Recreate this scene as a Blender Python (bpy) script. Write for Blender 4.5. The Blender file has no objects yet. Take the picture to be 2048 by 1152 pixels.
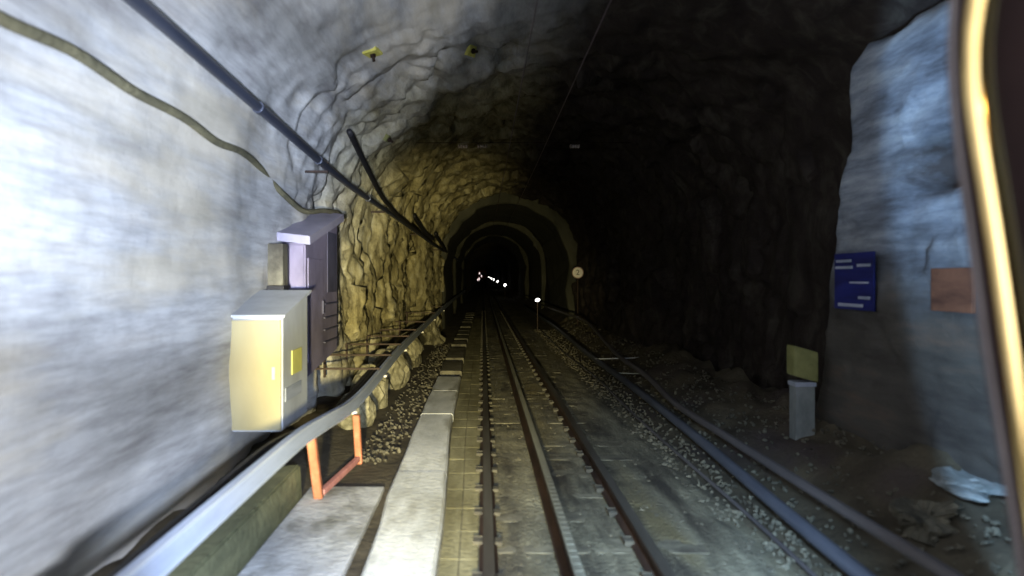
import bpy, bmesh, math, random
from mathutils import Vector, noise, Matrix
random.seed(7)
S = bpy.context.scene
C = S.collection
R = math.radians
H = 1.82                       # eye height above the track bed (metres)
# ------------------------------------------------------------------ camera
cam_d = bpy.data.cameras.new('camera'); cam = bpy.data.objects.new('camera', cam_d); C.objects.link(cam)
cam.location = (0, 0, H); cam.rotation_euler = (R(90), 0, 0)
cam_d.sensor_width = 36; cam_d.lens = 25
cam_d.shift_x = 58/2048; cam_d.shift_y = -18/2048
cam_d.clip_start = .05; cam_d.clip_end = 800
cam_d.dof.use_dof = True; cam_d.dof.focus_distance = 16; cam_d.dof.aperture_fstop = 0.95
S.camera = cam
# ------------------------------------------------------------------ world (deep inside a mountain: next to nothing)
w = bpy.data.worlds.new("World"); S.world = w; w.use_nodes = True
w.node_tree.nodes['Background'].inputs[0].default_value = (.5, .42, .5, 1)
w.node_tree.nodes['Background'].inputs[1].default_value = .004
S.view_settings.view_transform = 'Standard'; S.view_settings.look = 'None'
S.view_settings.exposure = 0; S.view_settings.gamma = 1
# ------------------------------------------------------------------ light thrown by the train, and added spots
def spot(name, loc, axis, size, power, col, blend=.1, rad=.06):
    d = bpy.data.lights.new(name, 'SPOT'); d.energy = power; d.color = col
    d.spot_size = R(size); d.spot_blend = blend; d.shadow_soft_size = rad
    o = bpy.data.objects.new(name, d); C.objects.link(o); o.location = loc
    o.rotation_euler = Vector(axis).to_track_quat('-Z', 'Y').to_euler()
    return o
COOL = (.66, .78, 1.0); GREY = (.84, .89, 1.0); WARM = (1.0, .86, .42)
spot('cab_light_left',  (.2, -2, 1.35),  (-1, -.12, .58), 172, 3700, GREY, .05)
spot('cab_fill_far',   (.2, -3, 1.5),  (-2.8, 10.2, 1.2), 20, 8500, COOL, .8)  # added spot, evens out the falloff along the left wall
spot('cab_light_right', (1.35, 1.7, 1.75), (1, -.12, .12), 142, 1350, (.40, .66, 1.0), .03)
spot('step_light_left', (-.1, .9, 1.45),  (-.95, 4.0, -1.7), 42, 1800, COOL, .6)
spot('step_light_right', (.8, .9, 1.45),  (.55, 4.0, -1.75), 38, 2700, (.46, .70, 1.0), .9)
spot('headlight', (-.1, -1.5, 1.25), (-.055, 1, -.02), 27, 12000, WARM, .75, .09)
spot('headlight_low', (.35, -.6, 1.3), (.03, 1, -.17), 30, 1500, WARM, 1.0, .09)
spot('rail_glint_spot', (.5, .3, 2.2), (.40, 1.1, -.25), 70, 5, (1, .68, .28), .5, .02)  # added unseen lamp, only for highlights on the grab rail

# ------------------------------------------------------------------ materials
def mat(name, c1, c2, scale=(4, 4, 4), detail=6, rough=.85, bump=.3, bscale=20, metal=0, lo=.35, hi=.65, c3=None, emit=None, estr=0, spec=.3, s3=1.0, bdist=.03):
    m = bpy.data.materials.new(name); m.use_nodes = True
    nt = m.node_tree; N = nt.nodes; L = nt.links; b = N['Principled BSDF']
    tc = N.new('ShaderNodeTexCoord'); mp = N.new('ShaderNodeMapping'); mp.inputs['Scale'].default_value = scale
    L.new(tc.outputs['Object'], mp.inputs[0])
    n = N.new('ShaderNodeTexNoise'); n.inputs['Scale'].default_value = 1; n.inputs['Detail'].default_value = detail
    n.inputs['Roughness'].default_value = .62
    L.new(mp.outputs[0], n.inputs['Vector'])
    r = N.new('ShaderNodeValToRGB'); r.color_ramp.elements[0].position = lo; r.color_ramp.elements[1].position = hi
    r.color_ramp.elements[0].color = (*c1, 1); r.color_ramp.elements[1].color = (*c2, 1)
    L.new(n.outputs[0], r.inputs[0]); out = r.outputs[0]
    if c3:
        n3 = N.new('ShaderNodeTexNoise'); n3.inputs['Scale'].default_value = s3; n3.inputs['Detail'].default_value = 5
        L.new(mp.outputs[0], n3.inputs['Vector'])
        r3 = N.new('ShaderNodeValToRGB'); r3.color_ramp.elements[0].position = .52; r3.color_ramp.elements[1].position = .66
        L.new(n3.outputs[0], r3.inputs[0])
        mx = N.new('ShaderNodeMix'); mx.data_type = 'RGBA'
        L.new(r3.outputs[0], mx.inputs[0]); L.new(out, mx.inputs[6]); mx.inputs[7].default_value = (*c3, 1); out = mx.outputs[2]
    L.new(out, b.inputs['Base Color'])
    b.inputs['Roughness'].default_value = rough; b.inputs['Metallic'].default_value = metal
    b.inputs['Specular IOR Level'].default_value = spec
    if bump:
        nb = N.new('ShaderNodeTexNoise'); nb.inputs['Scale'].default_value = bscale; nb.inputs['Detail'].default_value = 5
        L.new(tc.outputs['Object'], nb.inputs['Vector'])
        bp = N.new('ShaderNodeBump'); bp.inputs['Strength'].default_value = bump; bp.inputs['Distance'].default_value = bdist
        L.new(nb.outputs[0], bp.inputs['Height']); L.new(bp.outputs[0], b.inputs['Normal'])
    if emit:
        b.inputs['Emission Color'].default_value = (*emit, 1); b.inputs['Emission Strength'].default_value = estr
    m['b'] = 0
    return m

def rock_material():
    """sprayed concrete streaked along the bore near the train, bare yellowish rock beyond, dark rock on the right, darkened further in colour where unlit"""
    m = bpy.data.materials.new('tunnel_rock'); m.use_nodes = True
    nt = m.node_tree; N = nt.nodes; L = nt.links; b = N['Principled BSDF']
    tc = N.new('ShaderNodeTexCoord'); sx = N.new('ShaderNodeSeparateXYZ'); L.new(tc.outputs['Object'], sx.inputs[0])
    def mapped(sc, s, det, rgh=.6, dist=0):
        mp = N.new('ShaderNodeMapping'); mp.inputs['Scale'].default_value = sc; L.new(tc.outputs['Object'], mp.inputs[0])
        n = N.new('ShaderNodeTexNoise'); n.inputs['Scale'].default_value = s; n.inputs['Detail'].default_value = det
        n.inputs['Roughness'].default_value = rgh; n.inputs['Distortion'].default_value = dist
        L.new(mp.outputs[0], n.inputs['Vector']); return n.outputs[0]
    def ramp(src, pts):
        r = N.new('ShaderNodeValToRGB'); e = r.color_ramp.elements
        while len(e) < len(pts): e.new(.5)
        for k, (p, c) in enumerate(pts): e[k].position = p; e[k].color = (*c, 1)
        L.new(src, r.inputs[0]); return r.outputs[0]
    def mixc(f, a, c):
        x = N.new('ShaderNodeMix'); x.data_type = 'RGBA'; L.new(f, x.inputs[0]); L.new(a, x.inputs[6]); L.new(c, x.inputs[7]); return x.outputs[2]
    def mr(src, a, c, nz=None, amt=0):
        if nz is not None:
            ma = N.new('ShaderNodeMath'); ma.operation = 'MULTIPLY_ADD'; L.new(nz, ma.inputs[0]); ma.inputs[1].default_value = amt; L.new(src, ma.inputs[2]); src = ma.outputs[0]
        x = N.new('ShaderNodeMapRange'); x.interpolation_type = 'SMOOTHSTEP'; L.new(src, x.inputs[0]); x.inputs[1].default_value = a; x.inputs[2].default_value = c; return x.outputs[0]
    big = mapped((1, 1, 1), .7, 3)
    streak = mapped((2.2, .28, 2.2), 1.6, 6, .6)
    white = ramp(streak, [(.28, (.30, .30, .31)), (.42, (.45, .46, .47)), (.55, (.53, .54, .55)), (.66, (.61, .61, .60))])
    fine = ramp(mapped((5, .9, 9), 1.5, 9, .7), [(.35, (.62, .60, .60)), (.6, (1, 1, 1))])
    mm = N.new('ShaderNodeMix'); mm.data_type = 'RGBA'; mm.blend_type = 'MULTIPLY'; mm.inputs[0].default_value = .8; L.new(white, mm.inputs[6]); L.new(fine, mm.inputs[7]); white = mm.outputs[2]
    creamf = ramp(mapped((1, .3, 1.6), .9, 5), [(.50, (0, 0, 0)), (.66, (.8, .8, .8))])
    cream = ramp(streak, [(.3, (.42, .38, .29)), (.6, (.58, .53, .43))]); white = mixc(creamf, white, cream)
    blot = mapped((1, .35, 1), 1.3, 4, .6, .3)
    stain = ramp(streak, [(.35, (.13, .11, .07)), (.65, (.27, .23, .15))])
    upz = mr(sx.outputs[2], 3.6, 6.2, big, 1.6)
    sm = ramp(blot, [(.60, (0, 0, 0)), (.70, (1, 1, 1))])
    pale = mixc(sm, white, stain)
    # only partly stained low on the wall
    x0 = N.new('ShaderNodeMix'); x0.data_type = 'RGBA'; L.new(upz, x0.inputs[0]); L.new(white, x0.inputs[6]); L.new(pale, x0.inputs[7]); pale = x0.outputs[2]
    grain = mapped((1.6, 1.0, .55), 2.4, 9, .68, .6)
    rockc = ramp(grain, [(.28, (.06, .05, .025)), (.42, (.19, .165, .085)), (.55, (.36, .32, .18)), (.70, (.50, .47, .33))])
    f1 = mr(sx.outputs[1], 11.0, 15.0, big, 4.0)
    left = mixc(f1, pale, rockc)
    darkc = ramp(grain, [(.30, (.012, .008, .008)), (.5, (.025, .019, .016)), (.68, (.06, .052, .042))])  # near-black tone puts the unlit right side into the colour
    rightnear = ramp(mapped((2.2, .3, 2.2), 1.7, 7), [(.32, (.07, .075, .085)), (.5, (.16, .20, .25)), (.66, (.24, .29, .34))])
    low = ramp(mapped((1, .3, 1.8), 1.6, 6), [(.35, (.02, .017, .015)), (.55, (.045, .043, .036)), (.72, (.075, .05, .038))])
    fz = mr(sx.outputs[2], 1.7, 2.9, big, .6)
    rn = mixc(fz, low, rightnear)  # cool lit upper tone and dim foot put into the colour
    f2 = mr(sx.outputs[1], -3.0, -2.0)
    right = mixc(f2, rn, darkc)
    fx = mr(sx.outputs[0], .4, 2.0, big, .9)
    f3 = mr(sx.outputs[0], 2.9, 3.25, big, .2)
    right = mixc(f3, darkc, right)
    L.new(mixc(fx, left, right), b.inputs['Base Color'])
    b.inputs['Roughness'].default_value = .8; b.inputs['Specular IOR Level'].default_value = .25
    bn = mapped((1, .55, 1), 5.5, 9, .66)
    bp = N.new('ShaderNodeBump'); bp.inputs['Strength'].default_value = .55; bp.inputs['Distance'].default_value = .09
    st = N.new('ShaderNodeMapRange'); L.new(sx.outputs[1], st.inputs[0]); st.inputs[1].default_value = 7; st.inputs[2].default_value = 13; st.inputs[3].default_value = .16; st.inputs[4].default_value = .6
    L.new(st.outputs[0], bp.inputs['Strength']); L.new(bn, bp.inputs['Height']); L.new(bp.outputs[0], b.inputs['Normal'])
    return m
def panel_material():  # cool lit patch put into the rock's pale blue colour
    m = bpy.data.materials.new('lit_tone_rock'); m.use_nodes = True
    nt = m.node_tree; N = nt.nodes; L = nt.links; b = N['Principled BSDF']; tc = N.new('ShaderNodeTexCoord')
    sx = N.new('ShaderNodeSeparateXYZ'); L.new(tc.outputs['Object'], sx.inputs[0])
    def nz(sc, s, det):
        mp = N.new('ShaderNodeMapping'); mp.inputs['Scale'].default_value = sc; L.new(tc.outputs['Object'], mp.inputs[0])
        n = N.new('ShaderNodeTexNoise'); n.inputs['Scale'].default_value = s; n.inputs['Detail'].default_value = det; n.inputs['Roughness'].default_value = .66; L.new(mp.outputs[0], n.inputs['Vector']); return n.outputs[0]
    def ramp(src, pts):
        r = N.new('ShaderNodeValToRGB'); e = r.color_ramp.elements
        while len(e) < len(pts): e.new(.5)
        for k, (p, c) in enumerate(pts): e[k].position = p; e[k].color = (*c, 1)
        L.new(src, r.inputs[0]); return r.outputs[0]
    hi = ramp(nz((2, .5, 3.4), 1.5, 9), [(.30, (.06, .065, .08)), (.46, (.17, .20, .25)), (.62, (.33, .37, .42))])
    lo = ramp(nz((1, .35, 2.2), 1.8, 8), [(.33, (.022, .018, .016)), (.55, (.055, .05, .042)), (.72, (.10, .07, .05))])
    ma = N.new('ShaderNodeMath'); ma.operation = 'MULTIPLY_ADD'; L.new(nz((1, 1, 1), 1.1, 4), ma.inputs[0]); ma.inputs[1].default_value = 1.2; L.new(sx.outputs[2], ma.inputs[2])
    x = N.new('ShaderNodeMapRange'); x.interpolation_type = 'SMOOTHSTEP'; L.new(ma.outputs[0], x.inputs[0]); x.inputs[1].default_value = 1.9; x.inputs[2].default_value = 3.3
    mx = N.new('ShaderNodeMix'); mx.data_type = 'RGBA'; L.new(x.outputs[0], mx.inputs[0]); L.new(lo, mx.inputs[6]); L.new(hi, mx.inputs[7]);  # colour darkens downward in place of the light's falloff
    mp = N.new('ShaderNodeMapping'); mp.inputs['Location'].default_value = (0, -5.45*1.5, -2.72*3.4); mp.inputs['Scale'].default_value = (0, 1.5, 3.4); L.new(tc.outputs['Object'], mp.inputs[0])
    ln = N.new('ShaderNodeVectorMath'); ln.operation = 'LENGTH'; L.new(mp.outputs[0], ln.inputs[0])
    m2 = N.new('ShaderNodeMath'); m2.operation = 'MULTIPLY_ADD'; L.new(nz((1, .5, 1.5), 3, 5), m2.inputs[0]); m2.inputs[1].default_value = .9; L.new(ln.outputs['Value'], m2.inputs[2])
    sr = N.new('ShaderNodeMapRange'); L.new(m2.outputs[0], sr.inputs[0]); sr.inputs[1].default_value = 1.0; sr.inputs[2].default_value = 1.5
    m3 = N.new('ShaderNodeMix'); m3.data_type = 'RGBA'; L.new(sr.outputs[0], m3.inputs[0]); m3.inputs[6].default_value = (.04, .035, .035, 1); L.new(mx.outputs[2], m3.inputs[7])  # shade of the hollow darkened into the colour
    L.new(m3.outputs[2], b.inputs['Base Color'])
    b.inputs['Roughness'].default_value = .85
    bp = N.new('ShaderNodeBump'); bp.inputs['Strength'].default_value = .5; bp.inputs['Distance'].default_value = .05
    L.new(nz((1, .6, 1.4), 6, 8), bp.inputs['Height']); L.new(bp.outputs[0], b.inputs['Normal'])
    return m
M = {}
M['panel'] = panel_material()
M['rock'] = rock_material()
M['dirt'] = mat('brown_dirt', (.035, .028, .018), (.095, .08, .052), (1.6, .9, 1.6), 8, .95, .6, 14, c3=(.05, .038, .035), s3=.7)
M['ballast'] = mat('ballast_bed', (.028, .024, .018), (.18, .17, .12), (3.5, .55, 3), 10, .95, .8, 30, c3=(.10, .085, .045), s3=.5)
M['paving'] = mat('olive_paving', (.10, .09, .045), (.22, .205, .12), (4, .8, 4), 8, .85, .4, 22, c3=(.11, .10, .05), s3=.8)
M['boltyellow'] = mat('yellow_bolt_paint', (.42, .40, .08), (.60, .56, .14), (9, 9, 9), 3, .6, .1, 20)
M['stone'] = mat('stone', (.04, .036, .026), (.12, .11, .08), (6, 3, 6), 4, .9, .3, 30)
M['boulder'] = mat('boulder', (.10, .092, .055), (.28, .26, .175), (5, 5, 5), 8, .9, .7, 12)
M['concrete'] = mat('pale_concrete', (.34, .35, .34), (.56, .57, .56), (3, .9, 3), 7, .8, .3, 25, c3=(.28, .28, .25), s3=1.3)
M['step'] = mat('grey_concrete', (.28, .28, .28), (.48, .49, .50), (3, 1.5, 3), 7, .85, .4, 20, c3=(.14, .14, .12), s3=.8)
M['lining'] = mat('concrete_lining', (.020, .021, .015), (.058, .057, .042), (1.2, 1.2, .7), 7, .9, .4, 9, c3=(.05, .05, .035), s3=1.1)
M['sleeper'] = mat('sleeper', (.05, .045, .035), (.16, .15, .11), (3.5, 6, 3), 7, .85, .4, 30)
M['rail'] = mat('rusty_rail', (.018, .011, .009), (.045, .026, .018), (8, 2, 8), 5, .6, .2, 40, .3)
M['clip'] = mat('grimy_clip', (.03, .028, .024), (.07, .065, .05), (8, 8, 8), 4, .9, .1, 30)
M['railtop'] = mat('worn_rail_top', (.045, .04, .035), (.09, .085, .075), (8, .6, 8), 5, .55, .05, 40, .6)
M['rack'] = mat('bright_rack_steel', (.20, .20, .17), (.33, .33, .27), (9, 1, 9), 4, .38, .1, 40, .55)
M['galv'] = mat('galvanised_steel', (.22, .25, .32), (.32, .36, .45), (5, .6, 5), 6, .65, .12, 30, .0)
M['galv_edge'] = mat('bright_tray_edge', (.36, .40, .47), (.50, .54, .60), (5, .6, 5), 4, .4, .05, 30, .3)
M['orange'] = mat('orange_paint', (.26, .09, .045), (.38, .14, .07), (8, 8, 8), 5, .6, .1, 30, c3=(.42, .16, .10), s3=1)
M['redbar'] = mat('faded_red_paint', (.34, .14, .13), (.48, .22, .20), (8, 8, 8), 5, .6, .1, 30)
M['yellowdoor'] = mat('cream_yellow_paint', (.27, .24, .14), (.33, .295, .175), (1.5, 1.5, .6), 5, .6, .06, 30)
M['greybox'] = mat('light_grey_paint', (.30, .32, .36), (.40, .43, .48), (2, 2, 1), 5, .55, .06, 30)
M['yellow'] = mat('yellow_sticker', (.42, .42, .13), (.56, .54, .18), (3, 3, 3), 3, .6, .02, 30)
M['violet'] = mat('violet_grey_paint', (.11, .10, .165), (.20, .18, .28), (3, 1.5, 1.2), 6, .6, .15, 16)
M['violetlight'] = mat('pale_violet_paint', (.22, .215, .31), (.30, .29, .39), (3, 1.5, 3), 5, .6, .1, 16)
M['darkviolet'] = mat('dark_recess', (.035, .035, .07), (.07, .07, .12), (3, 3, 3), 4, .7, .1, 16)
M['black'] = mat('black_rubber', (.008, .008, .010), (.018, .017, .02), (8, 8, 8), 3, .6, .1, 30)
M['pipe'] = mat('dark_blue_grey_pipe', (.035, .042, .065), (.07, .08, .115), (6, .5, 6), 4, .36, .05, 20, .35, spec=.6)
M['olive'] = mat('olive_brown_cable', (.085, .08, .05), (.17, .155, .09), (5, 2, 5), 5, .85, .5, 14)
M['wire'] = mat('copper_wire', (.12, .09, .10), (.2, .15, .17), (5, 2, 5), 3, .45, 0, 14, .7)
M['white'] = mat('white_enamel', (.66, .62, .56), (.78, .74, .68), (5, 5, 5), 3, .5, .03, 20)
M['ringred'] = mat('faded_red_ring', (.30, .20, .16), (.40, .27, .22), (5, 5, 5), 3, .6, .03, 20)
M['ink'] = mat('black_ink', (.05, .05, .04), (.09, .09, .07), (5, 5, 5), 3, .6, 0, 20)
M['bluesign'] = mat('navy_enamel', (.007, .01, .075), (.014, .02, .14), (4, 1, 8), 4, .5, .02, 20)
M['signwhite'] = mat('scuffed_white_print', (.20, .23, .29), (.34, .37, .45), (4, 1, 8), 4, .5, .02, 20)
M['rust'] = mat('rust_orange_plate', (.06, .024, .014), (.13, .055, .03), (6, 2, 9), 6, .8, .2, 20)
M['acid'] = mat('yellow_green_paint', (.12, .125, .045), (.20, .20, .075), (6, 6, 6), 5, .7, .1, 20)
M['greypost'] = mat('grey_post', (.13, .15, .15), (.22, .24, .24), (6, 6, 3), 6, .8, .2, 20)
M['conduit'] = mat('blue_grey_conduit', (.05, .056, .075), (.095, .105, .13), (6, .5, 6), 5, .5, .1, 20, .15)
M['conduitdark'] = mat('grey_brown_conduit', (.055, .05, .052), (.09, .083, .085), (6, .5, 6), 5, .6, .1, 20)
M['brass'] = mat('polished_brass', (.78, .55, .22), (.86, .62, .27), (3, 3, 3), 2, .13, 0, 20, 1)
M['frame'] = mat('dark_window_frame', (.016, .009, .010), (.03, .016, .016), (4, 4, 2), 4, .7, .1, 40)
M['seal'] = mat('grey_rubber_seal', (.10, .085, .085), (.14, .12, .12), (4, 4, 4), 4, .7, .1, 60)
M['trainred'] = mat('dark_red_train_paint', (.10, .012, .012), (.16, .02, .02), (2, 2, 2), 3, .5, 0, 20)
M['lamp'] = mat('lamp_glass', (.8, .8, .8), (.8, .8, .8), bump=0, emit=(1, .97, .90), estr=6)
M['lampfar'] = mat('train_lamp_glass', (.8, .8, .8), (.8, .8, .8), bump=0, emit=(1, .80, .80), estr=1.6)
M['housing'] = mat('lamp_housing', (.10, .10, .09), (.16, .16, .14), rough=.7)
M['insul'] = mat('brown_white_insulator', (.35, .30, .28), (.45, .38, .36), rough=.35)

# ------------------------------------------------------------------ helpers
def link(name, bm, m, parent=None, smooth=False, loc=None):
    me = bpy.data.meshes.new(name); bmesh.ops.recalc_face_normals(bm, faces=bm.faces); bm.to_mesh(me); bm.free()
    for mm in (m if isinstance(m, (list, tuple)) else [m]): me.materials.append(mm)
    if smooth:
        for p in me.polygons: p.use_smooth = True
    o = bpy.data.objects.new(name, me); C.objects.link(o)
    if parent: o.parent = parent
    if loc is not None: o.location = loc
    return o
def tag(o, label=None, cat=None, group=None, kind=None):
    if label: o['label'] = label
    if cat: o['category'] = cat
    if group: o['group'] = group
    if kind: o['kind'] = kind
    return o
def thing(name, label, cat, loc=(0, 0, 0), group=None):
    o = bpy.data.objects.new(name, None); C.objects.link(o); o.location = loc; o.empty_display_size = .1
    return tag(o, label, cat, group)
def box(bm, x0, x1, y0, y1, z0, z1, mi=0, bev=0):
    r = bmesh.ops.create_cube(bm, size=1)
    for v in r['verts']:
        v.co = Vector(((x0+x1)/2 + v.co.x*(x1-x0), (y0+y1)/2 + v.co.y*(y1-y0), (z0+z1)/2 + v.co.z*(z1-z0)))
    fs = set(f for v in r['verts'] for f in v.link_faces)
    for f in fs: f.material_index = mi
    if bev:
        es = list(set(e for v in r['verts'] for e in v.link_edges))
        rb = bmesh.ops.bevel(bm, geom=es, offset=bev, segments=2, affect='EDGES', profile=.7)
        for f in rb['faces']: f.material_index = mi
def sweep(bm, pts, prof, closed=True, mi=0, up=Vector((0, 0, 1)), caps=True):
    """extrude a 2-D profile (side, up) along pts"""
    pts = [Vector(p) for p in pts]; rings = []
    for i, p in enumerate(pts):
        d = (pts[min(i+1, len(pts)-1)] - pts[max(i-1, 0)]).normalized()
        s = d.cross(up).normalized(); u = s.cross(d)
        rings.append([bm.verts.new(p + s*a + u*c) for a, c in prof])
    n = len(prof)
    for i in range(len(rings)-1):
        for k in range(n if closed else n-1):
            f = bm.faces.new((rings[i][k], rings[i][(k+1) % n], rings[i+1][(k+1) % n], rings[i+1][k]))
            f.material_index = mi[k] if isinstance(mi, list) else mi
    if caps and closed:
        for rg in (rings[0], rings[-1]): bm.faces.new(rg)
def circ(r, n=12): return [(r*math.cos(2*math.pi*k/n), r*math.sin(2*math.pi*k/n)) for k in range(n)]
def smoothpts(pts, k=6):
    pts = [Vector(p) for p in pts]; out = []
    for i in range(len(pts)-1):
        p0 = pts[max(i-1, 0)]; p1 = pts[i]; p2 = pts[i+1]; p3 = pts[min(i+2, len(pts)-1)]
        for j in range(k):
            t = j/k
            out.append(.5*((2*p1) + (p2-p0)*t + (2*p0-5*p1+4*p2-p3)*t*t + (3*p1-p0-3*p2+p3)*t**3))
    return out + [pts[-1]]
def tube(bm, pts, r, n=10, k=6): sweep(bm, smoothpts(pts, k) if k else pts, circ(r, n))
def cyl(bm, a, c, r, n=12):
    a, c = Vector(a), Vector(c); d = (c-a).normalized()
    sweep(bm, [a, c], circ(r, n), up=Vector((0, 0, 1)) if abs(d.z) < .9 else Vector((0, 1, 0)))
def prism(bm, poly, y0, y1, mi=0):
    """poly of (x,z) extruded along y"""
    a = [bm.verts.new((x, y0, z)) for x, z in poly]; c = [bm.verts.new((x, y1, z)) for x, z in poly]; n = len(poly)
    for k in range(n): bm.faces.new((a[k], a[(k+1) % n], c[(k+1) % n], c[k])).material_index = mi
    bm.faces.new(a).material_index = mi; bm.faces.new(c).material_index = mi
def rise(y): return .0078*max(0, y-38)           # the line starts to climb
def fbm(p, o=4):
    a = 0; s = 1; q = 1
    for _ in range(o): a += q*noise.noise(p*s); s *= 2.07; q *= .5
    return a
def lerp(tab, y):
    if y <= tab[0][0]: return tab[0][1]
    for (a, va), (c, vc) in zip(tab, tab[1:]):
        if y <= c:
            t = (y-a)/(c-a); t = t*t*(3-2*t); return va + (vc-va)*t
    return tab[-1][1]
XL = [(-4, -2.36), (6.5, -2.36), (7.6, -2.43), (8.0, -2.43), (10.5, -2.38), (13, -2.18), (17.5, -1.98), (19, -2.16), (20.6, -2.1), (21.3, -1.72), (25, -1.60), (40, -1.62)]
XR = [(-4, 3.5), (1, 3.6), (3, 4.1), (12, 4.2), (18, 3.5), (25, 3.42), (40, 3.3)]
ZC = [(-4, 4.9), (12, 5.1), (25, 4.9), (60, 4.8)]

KR = [(3.3, -.265), (4.4, -.285), (9, -.385), (20, -.44), (60, -.46)]
KL = [(3.3, -.70), (4.4, -.72), (6.2, -.775), (9.5, -.80), (20, -.83), (60, -.85)]
# ------------------------------------------------------------------ the bore
DENTS = [(-1.35, 8.6, 4.1, .45, .45), (3.5, 4.9, 2.75, .55, .42), (-.55, 12.2, 5.0, .6, .3), (-1.8, 8.1, 3.65, .45, .22), (-.95, 9.9, 4.55, .6, .25)]
def bore_pt(y, t):
    xl, xr, zc = lerp(XL, y), lerp(XR, y), lerp(ZC, y)
    cx, a = (xl+xr)/2, (xr-xl)/2; zs = 2.5
    if t < .22: p = Vector((xl, y, -.4 + (zs+.4)*t/.22)); n = Vector((1, 0, 0))
    elif t > .78: p = Vector((xr, y, -.4 + (zs+.4)*(1-t)/.22)); n = Vector((-1, 0, 0))
    else:
        th = math.pi*(1-(t-.22)/.56); c, s = math.cos(th), math.sin(th)
        p = Vector((cx + a*math.copysign(abs(c)**.9, c), y, zs + (zc-zs)*abs(s)**.9)); n = Vector((-c, 0, -s*a/(zc-zs))).normalized()
    return p, n
_W = [0.0]
for _i in range(1, 4000): _W.append(_W[-1] + .1*lerp([(0, .24), (7.5, .24), (12.5, .78)], _i*.1))
def warp(y):
    if y < 0: return .24*y
    i = int(y*10); return _W[i] + (_W[i+1]-_W[i])*(y*10-i)
def facet(q, pt):
    h = noise.cell_vector(pt*37.3); e = q - pt
    return (h.x-.5)*.9 + (e.x*(h.y-.5) + e.y*(h.z-.5) + e.z*(h.x*h.y-.25))*2.6
def bore(ys, nt, fine):
    bm = bmesh.new(); rows = []
    for y in ys:
        row = []
        for k in range(nt+1):
            t = k/nt; p, n = bore_pt(y, t)
            leftness = max(0, min(1, (1.2 - p.x)/1.8))
            near = max(0, min(1, (10.5 - y)/3))
            flat = near*leftness*max(0, min(1, (4.0-p.z)/1.2))
            amp = .30 - .18*flat
            q = Vector((p.x*.9, warp(p.y), p.z*.62))
            f = fbm(q*.9, 5)
            d = f*(.34+.12*near)*amp
            if fine:
                qq = q*1.25 + Vector((fbm(q*1.7, 2)*.25, 0, fbm(q*1.7+Vector((9, 0, 0)), 2)*.25))
                dv, pv = noise.voronoi(qq)
                d += facet(qq, pv[0])*(.55-.535*near)*amp
                q2 = q*3.1 + Vector((fbm(q*4, 2)*.2, 0, 0)); _, pw = noise.voronoi(q2)
                d += facet(q2, pw[0])*(.15-.13*near)*amp
                cr = min(dv[1]-dv[0], .28)/.28
                d += (cr-.6)*(.16 - .15*near)*amp
                dv2, _ = noise.voronoi(q*3.6)
                d += (min(dv2[1]-dv2[0], .3)/.3-.5)*(.11-.08*near)*amp
                d += fbm(q*7, 4)*(.14-.11*near)*amp
                for dx, dy, dz, rr, dep in DENTS:
                    e = ((p.x-dx)**2 + ((p.y-dy)*.75)**2 + (p.z-dz)**2)**.5/rr
                    if e < 1: d -= dep*(1-e*e)**1.5*(.8+.5*f)
            p = p + n*d; p.z += rise(y)
            row.append(bm.verts.new(p))
        rows.append(row)
    for a, c in zip(rows, rows[1:]):
        for k in range(nt): bm.faces.new((a[k], a[k+1], c[k+1], c[k]))
    if not fine: bm.faces.new(rows[-1])
    return bm
ys = [-4 + .4*i for i in range(15)]
y = 2.0
while y < 27: ys.append(y); y += .055 + .0022*max(0, y-4)
ylast = ys[-1]
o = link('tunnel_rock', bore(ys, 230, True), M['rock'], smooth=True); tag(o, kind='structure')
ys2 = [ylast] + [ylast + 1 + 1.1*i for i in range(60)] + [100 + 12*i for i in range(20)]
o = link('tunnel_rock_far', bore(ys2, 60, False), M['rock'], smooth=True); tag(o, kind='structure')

# wall block on the right, cool light put into its pale colour
bm = bmesh.new(); rows = []
NY, NZ = 90, 80
for i in range(NY+1):
    row = []
    for k in range(NZ+1):
        z = -.4 + 4.35*k/NZ; ye = 7.55 - .24*z; y = 1.6 + (ye-1.6)*i/NY
        q = Vector((0, y*.8, z*1.3)); dv, pv = noise.voronoi(q*1.1); dd = facet(q*1.1, pv[0])*.035 + fbm(q*1.2, 5)*.05
        e = (((y-5.45)*.5)**2 + (z-2.72)**2)**.5/.26
        if e < 1: dd -= .40*(1-e*e)
        top = max(0, (z-3.75)/.2); edge = max(0, (y-(ye-.08))/.08)
        row.append(bm.verts.new((3.46 - dd + .1*min(top, 1)**2 + .04*edge**2, y + fbm(q*2.3, 3)*.04*min(1, max(0, (y-6)/1)), z + (fbm(Vector((y*1.3, 0, 5)), 3)*.10 if k == NZ else 0))))
    rows.append(row)
for a, c in zip(rows, rows[1:]):
    for k in range(NZ): bm.faces.new((a[k], a[k+1], c[k+1], c[k]))
bk = [[bm.verts.new((5.2, v.co.y, v.co.z)) for v in (r_[0], r_[-1])] for r_ in rows]
for (a, r0), (c, r1) in zip(zip(bk, rows), zip(bk[1:], rows[1:])): bm.faces.new((r0[-1], a[1], c[1], r1[-1]))
ends = [bm.verts.new((5.2, v.co.y, v.co.z)) for v in rows[-1]]
for k in range(NZ): bm.faces.new((rows[-1][k], rows[-1][k+1], ends[k+1], ends[k]))
tag(link('rock_wall', bm, M['panel'], smooth=True), 'blotchy rock wall block at the right, cool light put into its pale blue grey colour, ending in an upright corner', 'wall')

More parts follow.
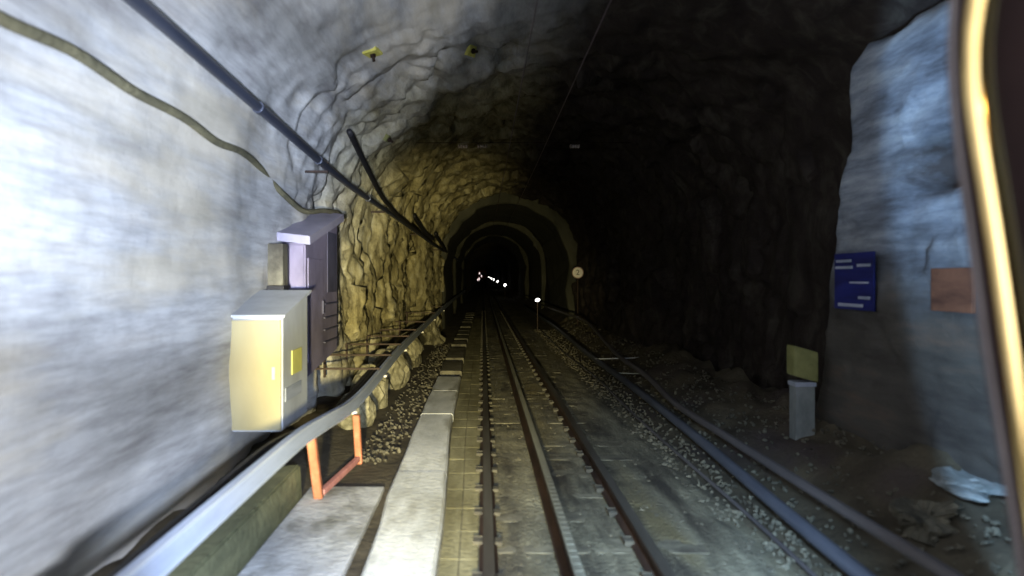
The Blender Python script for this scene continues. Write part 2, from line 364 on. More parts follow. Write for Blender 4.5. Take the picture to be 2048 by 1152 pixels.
# ground sheet with the rubble slope up to the right wall
bm = bmesh.new(); rows = []
gy = [-4 + .5*i for i in range(14)] + [3.1 + .11*i for i in range(220)] + [28 + 1.5*i for i in range(50)] + [110 + 12*i for i in range(20)]
gx = [-4.2 + .075*i for i in range(108)]
for y in gy:
    row = []
    for x in gx:
        z = -.03
        q = Vector((x*1.2, y*.7, 3))
        side = max(0, min(1, (x-2.35)/1.2)); z += side*side*(3-2*side)*(.42 if y < 14 else .42) + side*fbm(q*1.7, 4)*.22
        ls = max(0, min(1, (-1.65-x)/.7)); z += ls*(.06 + fbm(q*2, 3)*.08)
        if -1.4 < x < 2.3: z += fbm(q*3, 3)*.012
        row.append(bm.verts.new((x, y, z + rise(y))))
    rows.append(row)
for a, c in zip(rows, rows[1:]):
    for k in range(len(gx)-1): bm.faces.new((a[k], a[k+1], c[k+1], c[k]))
tag(link('ground', bm, M['dirt'], smooth=True), kind='structure')

# ballast bed
bm = bmesh.new(); rows = []
by = [-3 + .6*i for i in range(11)] + [3.7 + .09*i for i in range(230)] + [25 + 1.5*i for i in range(50)] + [105 + 12*i for i in range(18)]
bx = [-.42 + .06*i for i in range(41)]
for y in by:
    row = []
    for x in bx:
        q = Vector((x*5, y*4, 0)); e = min(1, (1.98-x)/.3, (x+.46)/.15)
        row.append(bm.verts.new((x, y, -.02 + .040*max(e, 0) + (fbm(q, 4)*.018 if y < 26 else 0) + rise(y))))
    rows.append(row)
for a, c in zip(rows, rows[1:]):
    for k in range(len(bx)-1): bm.faces.new((a[k], a[k+1], c[k+1], c[k]))
tag(link('track_bed', bm, M['ballast'], smooth=True), kind='structure')

# loose stones, too many to count
bm = bmesh.new(); bmesh.ops.create_icosphere(bm, subdivisions=1, radius=1)
iv = [v.co.copy() for v in bm.verts]; itf = [[v.index for v in f.verts] for f in bm.faces]; bm.free()
SV = []; SF = []
for i in range(11000):
    y = 3.6 + 22*random.random()**1.2; x = random.uniform(-.02, 2.2)
    if random.random() < .2: x = random.uniform(2.2, 3.4)
    if random.random() < .06: x = random.uniform(-1.3, -.85); y = random.uniform(7, 20)
    s_ = random.uniform(.008, .026); side = max(0, min(1, (x-2.35)/1.2)); z = side*side*(3-2*side)*.42
    mt = Matrix.Rotation(random.uniform(0, 6), 3, Vector((random.random(), random.random(), 1)).normalized())
    st = random.uniform(.9, 1.6); n0 = len(SV)
    for c in iv:
        q = mt @ Vector((c.x*st, c.y, c.z*.6)); SV.append(q*s_*random.uniform(.82, 1.15) + Vector((x, y, z)))
    SF += [[k+n0 for k in f] for f in itf]
me = bpy.data.meshes.new('loose_stones'); me.from_pydata(SV, [], SF); me.materials.append(M['stone'])
o = bpy.data.objects.new('loose_stones', me); C.objects.link(o)
tag(o, 'small loose grey brown stones scattered over the track bed', 'stones', kind='stuff')
# paved strip between the blocks and the left rail
bm = bmesh.new(); PV = [3 + .5*i for i in range(60)]
for i, (y0, y1) in enumerate(zip(PV, PV[1:])):
    for xa, xb in ((0, .5), (.5, 1)):
        l0, l1 = lerp(KR, y0)+.012, lerp(KR, y1)+.012; r0 = r1 = -.03; h = .045 + random.uniform(-.001, .001)
        pts = [(l0+(r0-l0)*xa+.004, y0+.006), (l0+(r0-l0)*xb-.004, y0+.006), (l1+(r1-l1)*xb-.004, y1-.006), (l1+(r1-l1)*xa+.004, y1-.006)]
        a = [bm.verts.new((px, py, -.02)) for px, py in pts]; c = [bm.verts.new((px, py, h)) for px, py in pts]
        bm.faces.new(c)
        for k in range(4): bm.faces.new((a[k], a[(k+1) % 4], c[(k+1) % 4], c[k]))
tag(link('paving_strip', bm, M['paving']), kind='structure')

# ------------------------------------------------------------------ track
XRL, XRK, XRR = .035, .54, 1.05
bm = bmesh.new(); box(bm, -.02, 1.50, -.12, .12, -.03, .018, bev=.004)
sl = link('sleeper', bm, M['sleeper'])
tag(sl, 'weathered pale sleeper half buried in the ballast under the rails', 'sleeper', 'sleepers under the track')
sl.location = (0, 3.6, 0)
for i in range(1, 110):
    c = sl.copy(); C.objects.link(c); y = 3.6 + .6*i; c.location = (random.uniform(-.02, .02), y, rise(y) + random.uniform(-.004, .004)); c.rotation_euler.z = random.uniform(-.01, .01)
def liney(a, b_, x, z):
    return [(x, y, z + rise(y)) for y in [a, 38] + list(range(42, 70, 7)) + list(range(70, int(b_), 20))]
railprof = [(-.06, 0), (.06, 0), (.06, .012), (.012, .03), (.012, .085), (.034, .095), (.034, .125), (-.034, .125), (-.034, .095), (-.012, .085), (-.012, .03), (-.06, .012)]
for x, lab in ((XRL, 'dark rusty running rail beside the row of pale concrete blocks'), (XRR, 'dark rusty running rail on the right of the bright rack rail')):
    t = thing('running_rail', lab, 'rail', (x, 0, 0), 'running rails')
    bm = bmesh.new(); sweep(bm, liney(1, 260, 0, .03), railprof, mi=[0]*6+[1]+[0]*5)
    link('rail_bar', bm, [M['rail'], M['railtop']], t)
    bm = bmesh.new()
    for i in range(60):
        y = 3.6+.6*i
        for s in (-1, 1): box(bm, s*.045, s*.095, y-.05, y+.05, .036, .062 if y < 38 else .07, bev=.006)
    fo = link('rail_fastenings', bm, M['clip'], t); fo['kind'] = 'stuff'
t = thing('rack_rail', 'bright toothed rack rail running between the two dark rails', 'rail', (XRK, 0, 0))
bm = bmesh.new(); sweep(bm, liney(1, 260, 0, .03), [(-.07, 0), (.07, 0), (.07, .012), (.016, .03), (.016, .10), (.03, .11), (.03, .145), (-.03, .145), (-.03, .11), (-.016, .10), (-.016, .03), (-.07, .012)], mi=[0]*6+[1]+[0]*5)
link('rack_bar', bm, [M['rail'], M['rack']], t)
bm = bmesh.new()
for i in range(300):
    y = 3.2+.1*i
    a = [(-.024, y), (.024, y), (.028, y+.097), (-.028, y+.097)]; lo = [bm.verts.new((px, py, .174)) for px, py in a]
    hi = [bm.verts.new((px*.95, y+.0485+(py-y-.0485)*.9, 0.178)) for px, py in a]
    for k in range(4): bm.faces.new((lo[k], lo[(k+1) % 4], hi[(k+1) % 4], hi[k]))
    bm.faces.new(hi)
to = link('rack_teeth', bm, M['rack'], t); to['kind'] = 'stuff'

# ------------------------------------------------------------------ left kerb of concrete blocks
def kerb(y0, y1, top, m, lab, grp=None, tilt=0):
    bm = bmesh.new(); n = 5; ring = []
    for i in range(n+1):
        y = y0 + (y1-y0)*i/n; xl = lerp(KL, y) + random.uniform(-.008, .008); xr = lerp(KR, y) + random.uniform(-.005, .005)
        z = top + rise(y) + random.uniform(-.003, .003); ring.append([bm.verts.new(c) for c in ((xl, y, -.06+rise(y)), (xl, y, z-.02), (xl+.02, y, z), (xr-.02, y, z+tilt), (xr, y, z-.02+tilt), (xr, y, -.06+rise(y)))])
    for a, c in zip(ring, ring[1:]):
        for k in range(6): bm.faces.new((a[k], a[(k+1) % 6], c[(k+1) % 6], c[k]))
    bm.faces.new(ring[0]); bm.faces.new(ring[-1])
    o = link('concrete_block', bm, m); tag(o, lab, 'concrete block', grp); return o
kerb(3.0, 6.35, .105, M['concrete'], 'long brightly lit pale concrete block nearest the camera beside the left rail', 'kerb blocks')
kerb(6.37, 9.05, .098, M['concrete'], 'second long pale concrete block beside the left rail, behind the brightest one', 'kerb blocks')
kerb(9.09, 10.9, .10, M['concrete'], 'shorter pale concrete block third from the camera beside the left rail', 'kerb blocks')
kerb(11.0, 12.6, .095, M['concrete'], 'pale concrete block fourth from the camera with a dark gap behind it', 'kerb blocks')
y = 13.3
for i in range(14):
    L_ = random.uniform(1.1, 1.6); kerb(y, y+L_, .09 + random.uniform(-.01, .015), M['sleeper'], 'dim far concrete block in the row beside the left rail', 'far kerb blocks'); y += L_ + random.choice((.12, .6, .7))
# walkway slab
bm = bmesh.new(); box(bm, -1.50, -.86, 2.6, 6.2, -.12, .012, bev=.012)
tag(link('walkway_slab', bm, M['step']), 'wide flat grey concrete walkway slab between the block row and cable tray', 'slab')
bm = bmesh.new(); prism(bm, [(-1.78, -.1), (-1.52, -.1), (-1.54, .26), (-1.74, .24)], 2.4, 6.0); bmesh.ops.bevel(bm, geom=bm.edges[:], offset=.015, segments=2, affect='EDGES')
tag(link('cable_trough', bm, mat('mossy_concrete', (.07, .075, .04), (.17, .17, .09), (3, 1, 4), 7, .9, .5, 18)), 'mossy olive concrete trough standing beneath the near end of the tray', 'cable trough')

# ------------------------------------------------------------------ left cable tray
TP = [(-1.33, 1.6, .65), (-1.34, 2.86, .65), (-1.34, 3.84, .653), (-1.34, 5.2, .65), (-1.34, 6.03, .603), (-1.34, 7.16, .53), (-1.34, 8.43, .54), (-1.34, 11.48, .67), (-1.34, 16.5, .75), (-1.26, 27, .93), (-1.26, 50, 1.0)]
t = thing('cable_tray', 'long galvanised steel cable tray running along the left wall, sagging at the orange stand', 'cable tray')
prof = [(.012, -.06), (.012, .06), (-.035, .06), (-.035, .055), (.004, .055), (.004, -.055), (-.035, -.055), (-.035, -.06)]
bm = bmesh.new(); sweep(bm, smoothpts(TP, 8), prof); link('channel', bm, M['galv'], t)
for s in (-1, 1):
    bm = bmesh.new(); sweep(bm, smoothpts([(x, y, z) for x, y, z in TP], 8), [(.006, s*.060-.006), (.020, s*.060-.006), (.020, s*.060+.006), (.006, s*.060+.006)])
    link('edge_strip', bm, M['galv_edge'], t)
sp = smoothpts(TP, 24)
def trayat(y): return min(sp, key=lambda p: abs(p.y-y))
for y in (7.35, 9.6, 12.2, 15.5, 19, 23):
    p = trayat(y); bm = bmesh.new(); box(bm, p.x-.01, p.x+.045, p.y-.05, p.y+.05, p.z-.095, p.z-.066, bev=.008); link('clamp', bm, M['white'], t)
for y in (9.2, 10.4, 11.6, 13.0, 14.3, 16.6, 19.4, 22.5):
    p = trayat(y); bm = bmesh.new(); xl = lerp(XL, y)-.05
    box(bm, xl, p.x+.0, p.y-.02, p.y+.02, p.z+.067, p.z+.09); box(bm, xl+.1, xl+.13, p.y-.02, p.y+.02, p.z-.25, p.z+.065)
    link('bracket', bm, M['rail'], t)
# black cables beside the tray
for k, (dx, dz, r) in enumerate(((-.17, -.10, .045), (-.27, -.14, .05))):
    bm = bmesh.new(); tube(bm, [(x+dx, y, z+dz+.03*math.sin(y*1.1+k*2)) for x, y, z in TP], r, 10)
    tag(link('cable', bm, M['black']), ('thick black cable lying right behind the steel cable tray', 'thick black cable closest to the rock wall behind the tray')[k], 'cable', 'black cables behind the tray')
# orange frame under the sag
t = thing('tray_stand', 'orange U shaped steel stand under the cable tray, left of the walkway slab', 'stand', (-1.3, 6.4, 0))
def bar(a, c, wd, m, name):
    bm = bmesh.new(); a, c = Vector(a), Vector(c); upv = Vector((0, 1, 0)) if abs((c-a).normalized().z) > .7 else Vector((0, 0, 1))
    sweep(bm, [a, c], [(-wd, -wd), (wd, -wd), (wd, wd), (-wd, wd)], up=upv); bmesh.ops.bevel(bm, geom=bm.edges[:], offset=wd*.25, segments=1, affect='EDGES')
    return link(name, bm, m, t)
bar((.03, .72, .46), (.06, .72, -.03), .034, M['orange'], 'post')
bar((-.12, -.55, .56), (-.055, -.52, -.02), .036, M['orange'], 'post')
bar((.055, .66, .03), (-.05, -.46, .035), .026, M['redbar'], 'foot_bar')

# ------------------------------------------------------------------ yellow cabinet
t = thing('electric_cabinet', 'cream yellow and light grey steel cabinet with a sloping top on the left wall', 'cabinet', (-2.12, 7.1, .37))
X0, X1, Y0, Y1 = -.30, .22, -.36, .60
bm = bmesh.new()
vs = [bm.verts.new(c) for c in ((X0, Y0, 0), (X1, Y0, 0), (X1, Y1, 0), (X0, Y1, 0), (X0, Y0, 1.08), (X1, Y0, 1.08), (X1, Y1, 1.28), (X0, Y1, 1.28))]
for f in ((0, 1, 2, 3), (4, 5, 6, 7), (0, 1, 5, 4), (1, 2, 6, 5), (2, 3, 7, 6), (3, 0, 4, 7)): bm.faces.new([vs[k] for k in f])
bmesh.ops.bevel(bm, geom=bm.edges[:], offset=.015, segments=2, affect='EDGES'); link('body', bm, M['greybox'], t)
bm = bmesh.new(); box(bm, X0+.01, X1-.01, Y0-.028, Y0-.003, .02, 1.06, bev=.008); d = link('door', bm, M['yellowdoor'], t)
bm = bmesh.new(); box(bm, X1-.09, X1-.06, Y0-.045, Y0-.03, .50, .62, bev=.005); h = link('handle', bm, M['greybox'], d)
bm = bmesh.new()
vs = [bm.verts.new(c) for c in ((X0, Y0-.05, 1.085), (X1+.035, Y0-.05, 1.085), (X1+.035, Y1+.03, 1.305), (X0, Y1+.03, 1.305))]
vu = [bm.verts.new(v.co + Vector((0, 0, .025))) for v in vs]
bm.faces.new(vs); bm.faces.new(vu)
for k in range(4): bm.faces.new((vs[k], vs[(k+1) % 4], vu[(k+1) % 4], vu[k]))
link('roof', bm, M['greybox'], t)
bm = bmesh.new(); box(bm, X1+.001, X1+.012, -.05, .32, .50, .74, bev=.003); link('sticker', bm, M['yellow'], t)
bm = bmesh.new(); box(bm, X1+.001, X1+.010, -.28, .30, .27, .40, bev=.003); link('side_plate', bm, M['signwhite'], t)

# violet cabinet
t = thing('wall_cabinet', 'tall violet grey cabinet with pale slanted hood behind the yellow cabinet', 'cabinet', (-2.3, 9.3, .62))
bm = bmesh.new()
vs = [bm.verts.new(c) for c in ((-.2, -.9, 0), (.2, -.9, 0), (.2, .95, .18), (-.2, .95, .18), (-.2, -.9, 1.62), (.2, -.9, 1.62), (.2, .95, 2.02), (-.2, .95, 2.02))]
for f in ((0, 1, 2, 3), (4, 5, 6, 7), (0, 1, 5, 4), (1, 2, 6, 5), (2, 3, 7, 6), (3, 0, 4, 7)): bm.faces.new([vs[k] for k in f])
bmesh.ops.bevel(bm, geom=bm.edges[:], offset=.02, segments=2, affect='EDGES'); link('body', bm, M['violet'], t)
bm = bmesh.new(); sweep(bm, [(.09, -1.0, 1.66), (.09, 1.02, 2.10)], [(-.30, 0), (.19, -.06), (.19, .04), (-.30, .10)]); link('hood', bm, M['violetlight'], t)
bm = bmesh.new(); box(bm, .201, .209, .28, .86, 1.02, 1.84); link('opening_shade', bm, M['darkviolet'], t)  # flat dark plate, its colour stands for the shade in the recess
bm = bmesh.new(); box(bm, .203, .222, -.82, -.05, .2, 1.45, bev=.006); d = link('door', bm, M['violet'], t)
bm = bmesh.new(); box(bm, .223, .25, -.14, -.10, .75, .92, bev=.005); link('handle', bm, M['darkviolet'], d)
for z in (.30, .46, .62, .80):
    bm = bmesh.new(); box(bm, .201, .235, 0.02, .88, z+.06, z+.078); link('louvre', bm, M['darkviolet'], t)
# small meter box between
t = thing('meter_box', 'small dull yellow meter box on the wall above the yellow cabinet', 'box', (-2.25, 7.9, 1.75))
bm = bmesh.new(); box(bm, -.12, .05, -.08, .12, 0, .46, bev=.012); link('case', bm, M['sleeper'], t)
bm = bmesh.new(); box(bm, -.12, .07, -.12, .10, -.07, -.002, bev=.01); link('base', bm, M['black'], t)

# ------------------------------------------------------------------ pipe and cables up on the left
def frompx(px, py, X): Y = 1422*X/(px-966); return (X, Y, H - (py-558)/1422*Y)
PP = [(-2.0, 2.5, 3.42), (-2.0, 4.08, 3.42), (-2.0, 6.68, 3.335), (-2.0, 10.7, 3.22), (-1.92, 16.4, 3.18), (-1.62, 21.5, 2.95), (-1.45, 26.5, 2.85), (-1.4, 44, 2.9)]
bm = bmesh.new(); tube(bm, PP, .045, 14)
t = link('pipe', bm, M['pipe'], smooth=True); tag(t, 'straight dark blue grey pipe running high along the left wall', 'pipe')
for y in (3.6, 6.3, 8.7, 12.4):
    bm = bmesh.new(); p = min(smoothpts(PP, 20), key=lambda q: abs(q.y-y)); cyl(bm, (p.x, p.y-.05, p.z+.0015), (p.x, p.y+.05, p.z), .053, 14); link('coupling', bm, M['pipe'], t)
for y in (9.2, 14, 19, 24):
    p = min(smoothpts(PP, 20), key=lambda q: abs(q.y-y)); bm = bmesh.new(); box(bm, p.x-.30, p.x+.02, p.y-.02, p.y+.02, p.z-.075, p.z-.047); box(bm, p.x-.03, p.x+.03, p.y-.015, p.y+.015, p.z+.046, p.z+.06)
    link('pipe_bracket', bm, M['rail'], t)
def cab(pts, r, m, lab, name='cable', grp=None):
    bm = bmesh.new(); tube(bm, pts, r, 10, 8); return tag(link(name, bm, m, smooth=True), lab, 'cable', grp)
cab([(-2.24, 2.6, 3.12), (-2.24, 3.2, 3.03), (-2.25, 3.9, 3.07), (-2.27, 4.6, 3.04), (-2.28, 5.4, 3.05), (-2.29, 6.1, 3.00), (-2.3, 6.8, 3.03), (-2.36, 7.5, 3.0), (-2.38, 7.9, 2.93), (-2.32, 8.3, 2.80), (-2.27, 9.0, 2.68), (-2.2, 9.8, 2.76), (-2.2, 10.8, 2.82)], .034, M['olive'], 'sagging olive brown cable clipped to the white wall below the pipe')
cab([(-1.75, 9.3, 3.75), (-1.82, 11.5, 3.5), (-1.88, 13.5, 3.33), (-1.85, 16, 3.20), (-1.72, 19, 3.08), (-1.58, 21.8, 2.95)], .04, M['black'], 'black cable dropping from the roof to join the pipe', grp='black hanging cables')
cab([(-1.75, 18.0, 3.42), (-1.68, 18.7, 3.25), (-1.62, 20.2, 3.13), (-1.5, 21.4, 3.02)], .05, M['black'], 'short thick black cable end just above the pipe, nearer one', grp='black hanging cables')
cab([(-1.45, 21.6, 3.2), (-1.42, 22.5, 3.08), (-1.38, 24.5, 2.95), (-1.35, 26.5, 2.82)], .05, M['black'], 'short black cable above the pipe, closest to the first arch', grp='black hanging cables')

# ------------------------------------------------------------------ concrete arches
def arch(y0, y1, xl, xr, zc, th, lab, m=M['lining']):
    bm = bmesh.new(); n = 28; zs = 2.3; rings = []
    for y in (y0, y0+.06, y1-.06, y1):
        inn = .05 if y in (y0, y1) else 0
        ro = []; ri = []
        cx, a = (xl+xr)/2, (xr-xl)/2
        pts = [(-1, -.4)] + [(-1, z) for z in (.5, 1.4)] + [(math.cos(math.pi*(1-k/n)), None, math.sin(math.pi*k/n)) for k in range(n+1)] + [(1, 1.4), (1, .5), (1, -.4)]
        row = []
        for q in pts:
            x = cx + (a+inn)*q[0]; z = q[1] if q[1] is not None else zs + (zc+inn-zs)*q[2]
            j = fbm(Vector((x*1.6, y*.4, z*1.6)), 5)*.17
            row.append((Vector((x+j*(-1 if q[0] > 0 else 1), y, z+rise(y0))), Vector((cx + (a+th)*q[0], y, (q[1] if q[1] is not None else zs + (zc+th-zs)*q[2])+rise(y0)))))
        rings.append([(bm.verts.new(p), bm.verts.new(q)) for p, q in row])
    for a_, c_ in zip(rings, rings[1:]):
        for k in range(len(a_)-1): bm.faces.new((a_[k][0], a_[k+1][0], c_[k+1][0], c_[k][0]))
    for rg in (rings[0], rings[-1]):
        for k in range(len(rg)-1): bm.faces.new((rg[k][0], rg[k+1][0], rg[k+1][1], rg[k][1]))
    return tag(link('concrete_arch', bm, m, smooth=False), lab, 'arch', 'concrete arches lining the tunnel')
arch(26.3, 34.0, -1.42, 3.15, 4.62, .75, 'nearest pale concrete arch lining ring, framing all the ones behind')
arch(38.0, 46.0, -1.42, 3.10, 4.72, .75, 'second concrete arch ring from the camera, dimmer than the nearest ring')
arch(51.0, 60.0, -1.42, 3.05, 4.78, .75, 'third and darkest concrete arch ring deep in the tunnel')

# ------------------------------------------------------------------ lamps
t0 = thing('tunnel_lamp', 'nearest and largest glowing tunnel lamp low on the right wall', 'lamp', (1.9, 24.8, 1.09), 'glowing tunnel lamps on the right wall')
bm = bmesh.new(); r = bmesh.ops.create_uvsphere(bm, u_segments=14, v_segments=8, radius=1)
for v in bm.verts: v.co = Vector((v.co.x*.085, v.co.y*.05-.05, v.co.z*.058 + v.co.x*.012))
link('lens', bm, M['lamp'], t0, smooth=True)
bm = bmesh.new(); box(bm, -.05, .05, -.03, .05, -.045, .045, bev=.02); link('housing', bm, M['housing'], t0)
bm = bmesh.new(); box(bm, -.012, .012, .01, .034, -1.12, -.046); link('post', bm, M['rail'], t0)
labs = ['second nearest round glowing tunnel lamp', 'third glowing tunnel lamp from the camera', 'fourth glowing tunnel lamp from the camera', 'fifth glowing tunnel lamp, at the near end of the faint streak']
for i, (Y, z) in enumerate(((61.4, 1.30), (93, 1.49), (126, 1.73), (159, 1.93), (185, 2.12), (208, 2.28), (232, 2.42), (250, 2.6))):
    c = t0.copy(); C.objects.link(c); c.location = (1.9, Y, z); k = 1 + .012*Y; 
    c['label'] = labs[i] if i < 4 else 'one of the tiny farthest lamps merging into a faint streak'
    for ch in list(t0.children):
        g = ch.copy(); C.objects.link(g); g.parent = c; g.scale = (1.25, 1, 1.9) if ch.name.startswith('lens') else (1, 1, 1)
        if i > 0 and ch.name.startswith('lens'): g.scale = (1.3, 1, 1.8+.35*min(i, 4))
        if i > 3 and ch.name.startswith('lens'): g.scale = (.8, 1, 1.5)
# train standing far up the line
t = thing('train', 'far off dark red train with a few small pinkish lamps at the tunnel end', 'train', (-.3, 212, 1.4))
bm = bmesh.new(); prism(bm, [(-1.25, .5), (1.25, .5), (1.3, 2.4), (.9, 3.1), (-.9, 3.1), (-1.3, 2.4)], 0, 12); link('body', bm, M['trainred'], t)
bm = bmesh.new(); box(bm, -.9, .9, -.03, -.005, 1.4, 2.3); link('windscreen', bm, M['black'], t)
for x, z, s in ((-.75, 2.1, .20), (-.15, 1.3, .18), (-.85, .45, .24), (-1.25, .15, .20)):
    bm = bmesh.new(); bmesh.ops.create_uvsphere(bm, u_segments=8, v_segments=6, radius=1)
    for v in bm.verts: v.co = Vector((v.co.x*s*.62+x, v.co.y*.04-.08, v.co.z*s*1.8+z))
    link('headlight', bm, M['lampfar'], t)

# ------------------------------------------------------------------ round speed sign on the right
t = thing('speed_sign', 'small round white speed sign on a post by the right wall', 'sign', (3.12, 23.4, 0))
def disc(r, y0, y1, m, name, p=None, z=2.03):
    bm = bmesh.new(); bmesh.ops.create_cone(bm, cap_ends=True, segments=32, radius1=r, radius2=r, depth=y1-y0)
    bmesh.ops.rotate(bm, verts=bm.verts, matrix=Matrix.Rotation(R(90), 3, 'X')); bmesh.ops.translate(bm, verts=bm.verts, vec=(0, (y0+y1)/2, z)); return link(name, bm, m, p or t)
disc(.19, 0, .012, M['ringred'], 'rim'); disc(.165, -.006, -.001, M['white'], 'plate')
bm = bmesh.new(); cyl(bm, (0, .035, -.05), (0, .035, 2.15), .022); link('post', bm, M['rail'], t)
fc = bpy.data.curves.new('digit', 'FONT'); fc.body = '2'; fc.size = .24; fc.extrude = .002; fc.align_x = 'CENTER'; fc.align_y = 'CENTER'
fo = bpy.data.objects.new('digit_tmp', fc); C.objects.link(fo); bpy.context.view_layer.update()
me = bpy.data.meshes.new_from_object(fo.evaluated_get(bpy.context.evaluated_depsgraph_get())); bpy.data.objects.remove(fo)
me.materials.clear(); me.materials.append(M['ink'])
do = bpy.data.objects.new('digit', me); C.objects.link(do); do.parent = t; do.location = (0, -.010, 2.03); do.rotation_euler = (R(90), 0, 0)

# ------------------------------------------------------------------ overhead wires and insulators
for x, lab in ((1.0, 'thin overhead contact wire, the fainter one on the right'), (.42, 'thin overhead contact wire on the left, dark against the lit roof')):
    bm = bmesh.new(); sweep(bm, [(x, 1, 4.02), (x+.02, 14, 4.0), (x, 38, 4.02), (x, 60, 4.2), (x, 110, 4.6)], circ(.006, 6)); tag(link('contact_wire', bm, M['wire']), lab, 'wire', 'overhead contact wires')
t = thing('wire_hanger', 'dark cross bar under the roof with three pale insulators', 'hanger', (.7, 14, 0))
bm = bmesh.new(); cyl(bm, (-2.1, 0, 4.50), (2.2, 0, 4.50), .007, 6); link('cross_bar', bm, M['rail'], t)
for x in (-1.1, -.72, 1.1):
    bm = bmesh.new()
    for k in range(4):
        r = bmesh.ops.create_uvsphere(bm, u_segments=10, v_segments=6, radius=.045)
        for v in r['verts']: v.co = Vector((v.co.x*.6 + x + .05*k - .07, v.co.y, v.co.z*.9 + 4.43))
    link('insulator', bm, M['insul'], t, smooth=True)
# rock bolts
from mathutils.bvhtree import BVHTree
tr = bpy.data.objects['tunnel_rock'].data
bvh = BVHTree.FromPolygons([v.co for v in tr.vertices], [p.vertices for p in tr.polygons])
def snap(loc):
    o_ = Vector((0, 0, H)); h, n_, _, _ = bvh.ray_cast(o_, (Vector(loc)-o_).normalized())
    if n_.dot(o_-h) < 0: n_ = -n_
    return h, n_
def bolt(loc, nrm, m, lab, s=.11):
    loc, nrm = snap(loc); loc = loc + nrm*.02
    s *= .55
    t = thing('rock_bolt', lab, 'rock bolt', loc, 'rock bolts in the roof'); t.rotation_euler = Vector(nrm).to_track_quat('Z', 'Y').to_euler()
    bm = bmesh.new(); box(bm, -s, s, -s, s, -.06, .012, bev=.01); link('plate', bm, m, t)
    bm = bmesh.new(); cyl(bm, (0, 0, .0), (0, 0, .10), .02, 8); link('bolt', bm, M['rail'], t)
    bm = bmesh.new(); bmesh.ops.create_cone(bm, cap_ends=True, segments=6, radius1=.04, radius2=.036, depth=.03); bmesh.ops.translate(bm, verts=bm.verts, vec=(0, 0, .03)); link('nut', bm, M['rail'], t)
bolt((-1.12, 7.2, 4.12), (.55, -.35, -.7), M['boltyellow'], 'rock bolt with yellow plate on the brightly lit roof, nearer one', .17)
bolt((-.15, 8.85, 4.66), (.15, -.5, -.8), M['boltyellow'], 'rock bolt with yellow plate at the edge of the dark roof', .14)
bolt((-1.4, 10.4, 3.88), (.75, -.3, -.5), M['acid'], 'rock bolt with dull plate low on the roof beside the hollow', .10)

# ------------------------------------------------------------------ right side
bx_ = 3.40
t = thing('blue_sign', 'navy blue sign board with white streaks on the right tunnel wall', 'sign', (bx_, 6.5, 1.80))
bm = bmesh.new(); box(bm, -.02, 0, -.34, .34, -.26, .26, bev=.004); link('board', bm, M['bluesign'], t)
for y0, y1, z0, z1 in ((.02, .30, .175, .200), (.0, .31, .115, .14), (-.30, -.08, .13, .155), (-.27, .05, -.02, -.005), (-.30, -.10, -.16, -.135), (-.18, .26, -.235, -.205)):
    bm = bmesh.new(); box(bm, -.026, -.0215, y0, y1, z0, z1); link('stripe', bm, M['signwhite'], t)
bm = bmesh.new(); box(bm, .0, .45, -.2, .2, -.03, .03); link('mount', bm, M['rail'], t)
bm = bmesh.new(); box(bm, 3.40, 3.43, 4.95, 5.40, 1.58, 1.90, bev=.006); box(bm, 3.43, 3.8, 5.1, 5.2, 1.7, 1.75)
tag(link('plate', bm, M['rust']), 'rust orange plate on the right wall near the window pillar', 'plate')
t = thing('marker_post', 'grey marker post with yellow green cap at the right wall', 'post', (3.18, 7.1, .1))
bm = bmesh.new(); box(bm, -.09, .10, -.08, .08, -.05, .66, bev=.015); link('post', bm, M['greypost'], t)
bm = bmesh.new(); box(bm, -.115, .125, -.10, .09, .76, 1.06, bev=.025)
for v in bm.verts: v.co.z -= (v.co.x+.1)*.28
link('cap', bm, M['acid'], t)
bm = bmesh.new(); box(bm, -.10, .11, -.09, .09, .655, .70, bev=.01); link('collar', bm, M['signwhite'], t)
for pts, r, m, lab in (
    ([(2.10, 2.6, .17), (2.12, 4.5, .17), (2.25, 7.5, .15), (2.30, 11, .16), (2.28, 16, .2), (2.3, 24, .3), (2.3, 40, .3)], .05, M['conduit'], 'thick pale blue grey conduit low along the right side of the track'),
    ([(2.24, 2.6, .41), (2.22, 4.2, .40), (2.24, 6.5, .37), (2.30, 8.5, .33), (2.40, 10.5, .40), (2.42, 13, .47), (2.75, 18, .62), (2.7, 20, .72), (2.4, 24.5, .78), (2.3, 40, .8)], .036, M['conduitdark'], 'upper grey brown conduit running above the thick pale conduit on the right'),
    ([(1.95, 2.6, .02), (2.02, 5, .02), (2.0, 9, .02), (2.05, 13, .03), (1.98, 18, .02), (2.05, 26, .02)], .016, M['conduitdark'], 'thin brown cable lying on the ground along the ballast edge')):
    bm = bmesh.new(); tube(bm, pts, r, 12, 8); tag(link('conduit' if r > .03 else 'ground_cable', bm, m, smooth=True), lab, 'cable', 'conduits along the right side')
bm = bmesh.new(); cyl(bm, (2.25, 14.2, .22), (3.35, 14.0, .28), .012, 8); tag(link('support_rod', bm, M['greybox']), 'thin pale horizontal rod from the right conduits to the wall, farther and brighter', 'rod', 'rods across the right conduits')
bm = bmesh.new(); cyl(bm, (2.35, 12.4, .18), (3.35, 12.5, .14), .010, 8); tag(link('support_rod', bm, M['greypost']), 'dull thin horizontal rod from the right conduits to the wall, nearer one', 'rod', 'rods across the right conduits')

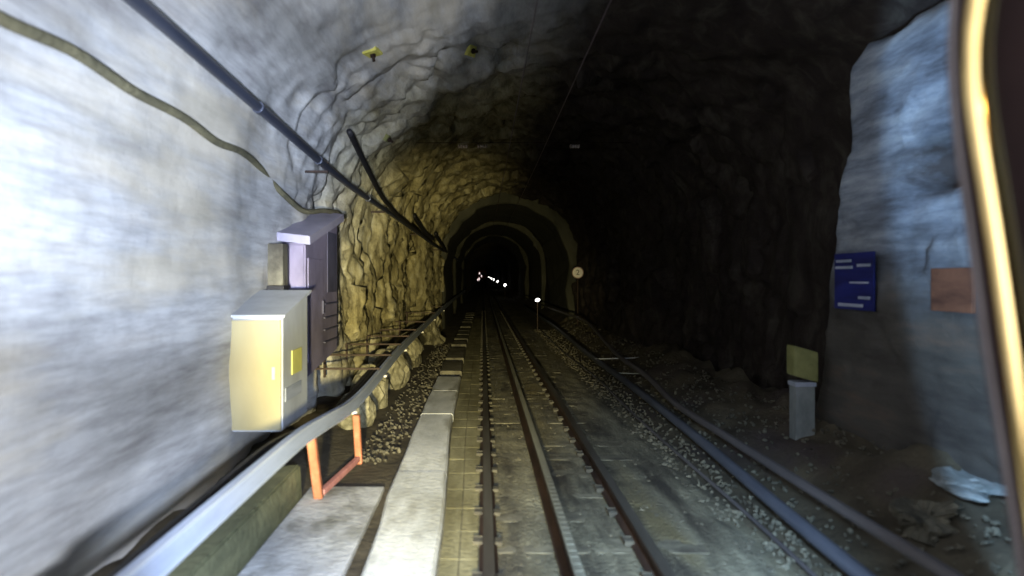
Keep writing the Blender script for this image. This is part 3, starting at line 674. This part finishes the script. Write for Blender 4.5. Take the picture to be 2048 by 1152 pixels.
# boulders
def boulder(loc, s, m, lab, sq=(1, 1, 1), seed=0):
    bm = bmesh.new(); bmesh.ops.create_icosphere(bm, subdivisions=4, radius=1)
    for v in bm.verts:
        q = v.co + Vector((seed*3.1, 0, 0)); dv, _ = noise.voronoi(q*1.1)
        v.co = v.co*(1 + .16*fbm(q*1.3, 4) + .16*facet(q*1.2, _[0]) + .05*facet(q*3, noise.voronoi(q*3)[1][0]))
        v.co = Vector((v.co.x*s*sq[0], v.co.y*s*sq[1], v.co.z*s*sq[2]))
    return tag(link('boulder', bm, m, smooth=False, loc=loc), lab, 'rock', 'loose rocks')
B = M['boulder']
boulder((-1.62, 9.0, .12), .24, B, 'broken yellowish rock below the tray right behind the orange stand', (1, 1.3, 1.2), 1)
boulder((-1.66, 10.3, .18), .30, B, 'tall yellowish rock under the tray, second behind the orange stand', (.9, 1.2, 1.3), 2)
boulder((-1.60, 12.2, .20), .34, B, 'yellowish rock slab under the tray at the foot of the rock face', (1, 1.5, 1.3), 3)
boulder((-1.58, 15.2, .2), .36, B, 'pale rock under the tray beside the first gap in the blocks', (.9, 1.8, 1.2), 4)
boulder((-1.50, 20.5, .22), .34, B, 'rock at the foot of the left wall before the first arch', (.9, 2.0, 1.5), 5)
boulder((3.32, 4.85, .42), .20, M['greypost'], 'pale blue grey rock on the rubble by the window pillar', (1, 1.5, .26), 6)
boulder((2.95, 4.75, .22), .17, M['stone'], 'small dull grey rock below the pale one on the right rubble', (1, 1.2, .6), 7)

# ------------------------------------------------------------------ the window we look through
t = thing('train_window_frame', 'dark frame of the train window with grey seal at the right edge', 'window frame', (0, 1.4, H))
FP = [(1960, -260), (1925, -120), (1912, 0), (1908, 120), (1918, 260), (1945, 460), (1975, 680), (2010, 900), (2050, 1150), (2085, 1400)]
def fl(off=0, dy=0, Y=1.4): return [((px+off-966)/1422*Y, dy, -(py-558)/1422*Y) for px, py in FP]
bm = bmesh.new(); sweep(bm, smoothpts(fl(-2), 6), circ(.006, 8), up=Vector((0, 1, 0))); link('seal', bm, M['seal'], t, smooth=True)
bm = bmesh.new(); a = smoothpts(fl(6, .0), 6)
rg = []
for p in a:
    rg.append([bm.verts.new((p.x+dx, yy, p.z)) for dx, yy in ((0, -.01), (0, .03), (.7, .03), (.7, -.01))])
for p, q in zip(rg, rg[1:]):
    for k in range(4): bm.faces.new((p[k], p[(k+1) % 4], q[(k+1) % 4], q[k]))
link('pillar', bm, M['frame'], t)
GP = [(2010, -330), (1990, -190), (1975, -60), (1962, 20), (1955, 90), (1957, 180), (1972, 290), (1993, 420), (2020, 600), (2048, 800), (2076, 1000), (2105, 1230), (2125, 1420)]
bm = bmesh.new(); Yg = 1.3
sweep(bm, smoothpts([((px-966)/1422*Yg, 0, -(py-558)/1422*Yg) for px, py in GP], 8), circ(.0245, 24), up=Vector((0, 1, 0)))
g = link('grab_rail', bm, M['brass'], smooth=True, loc=(0, Yg, H)); tag(g, 'polished brass grab rail bent near its top at the right edge', 'grab rail')
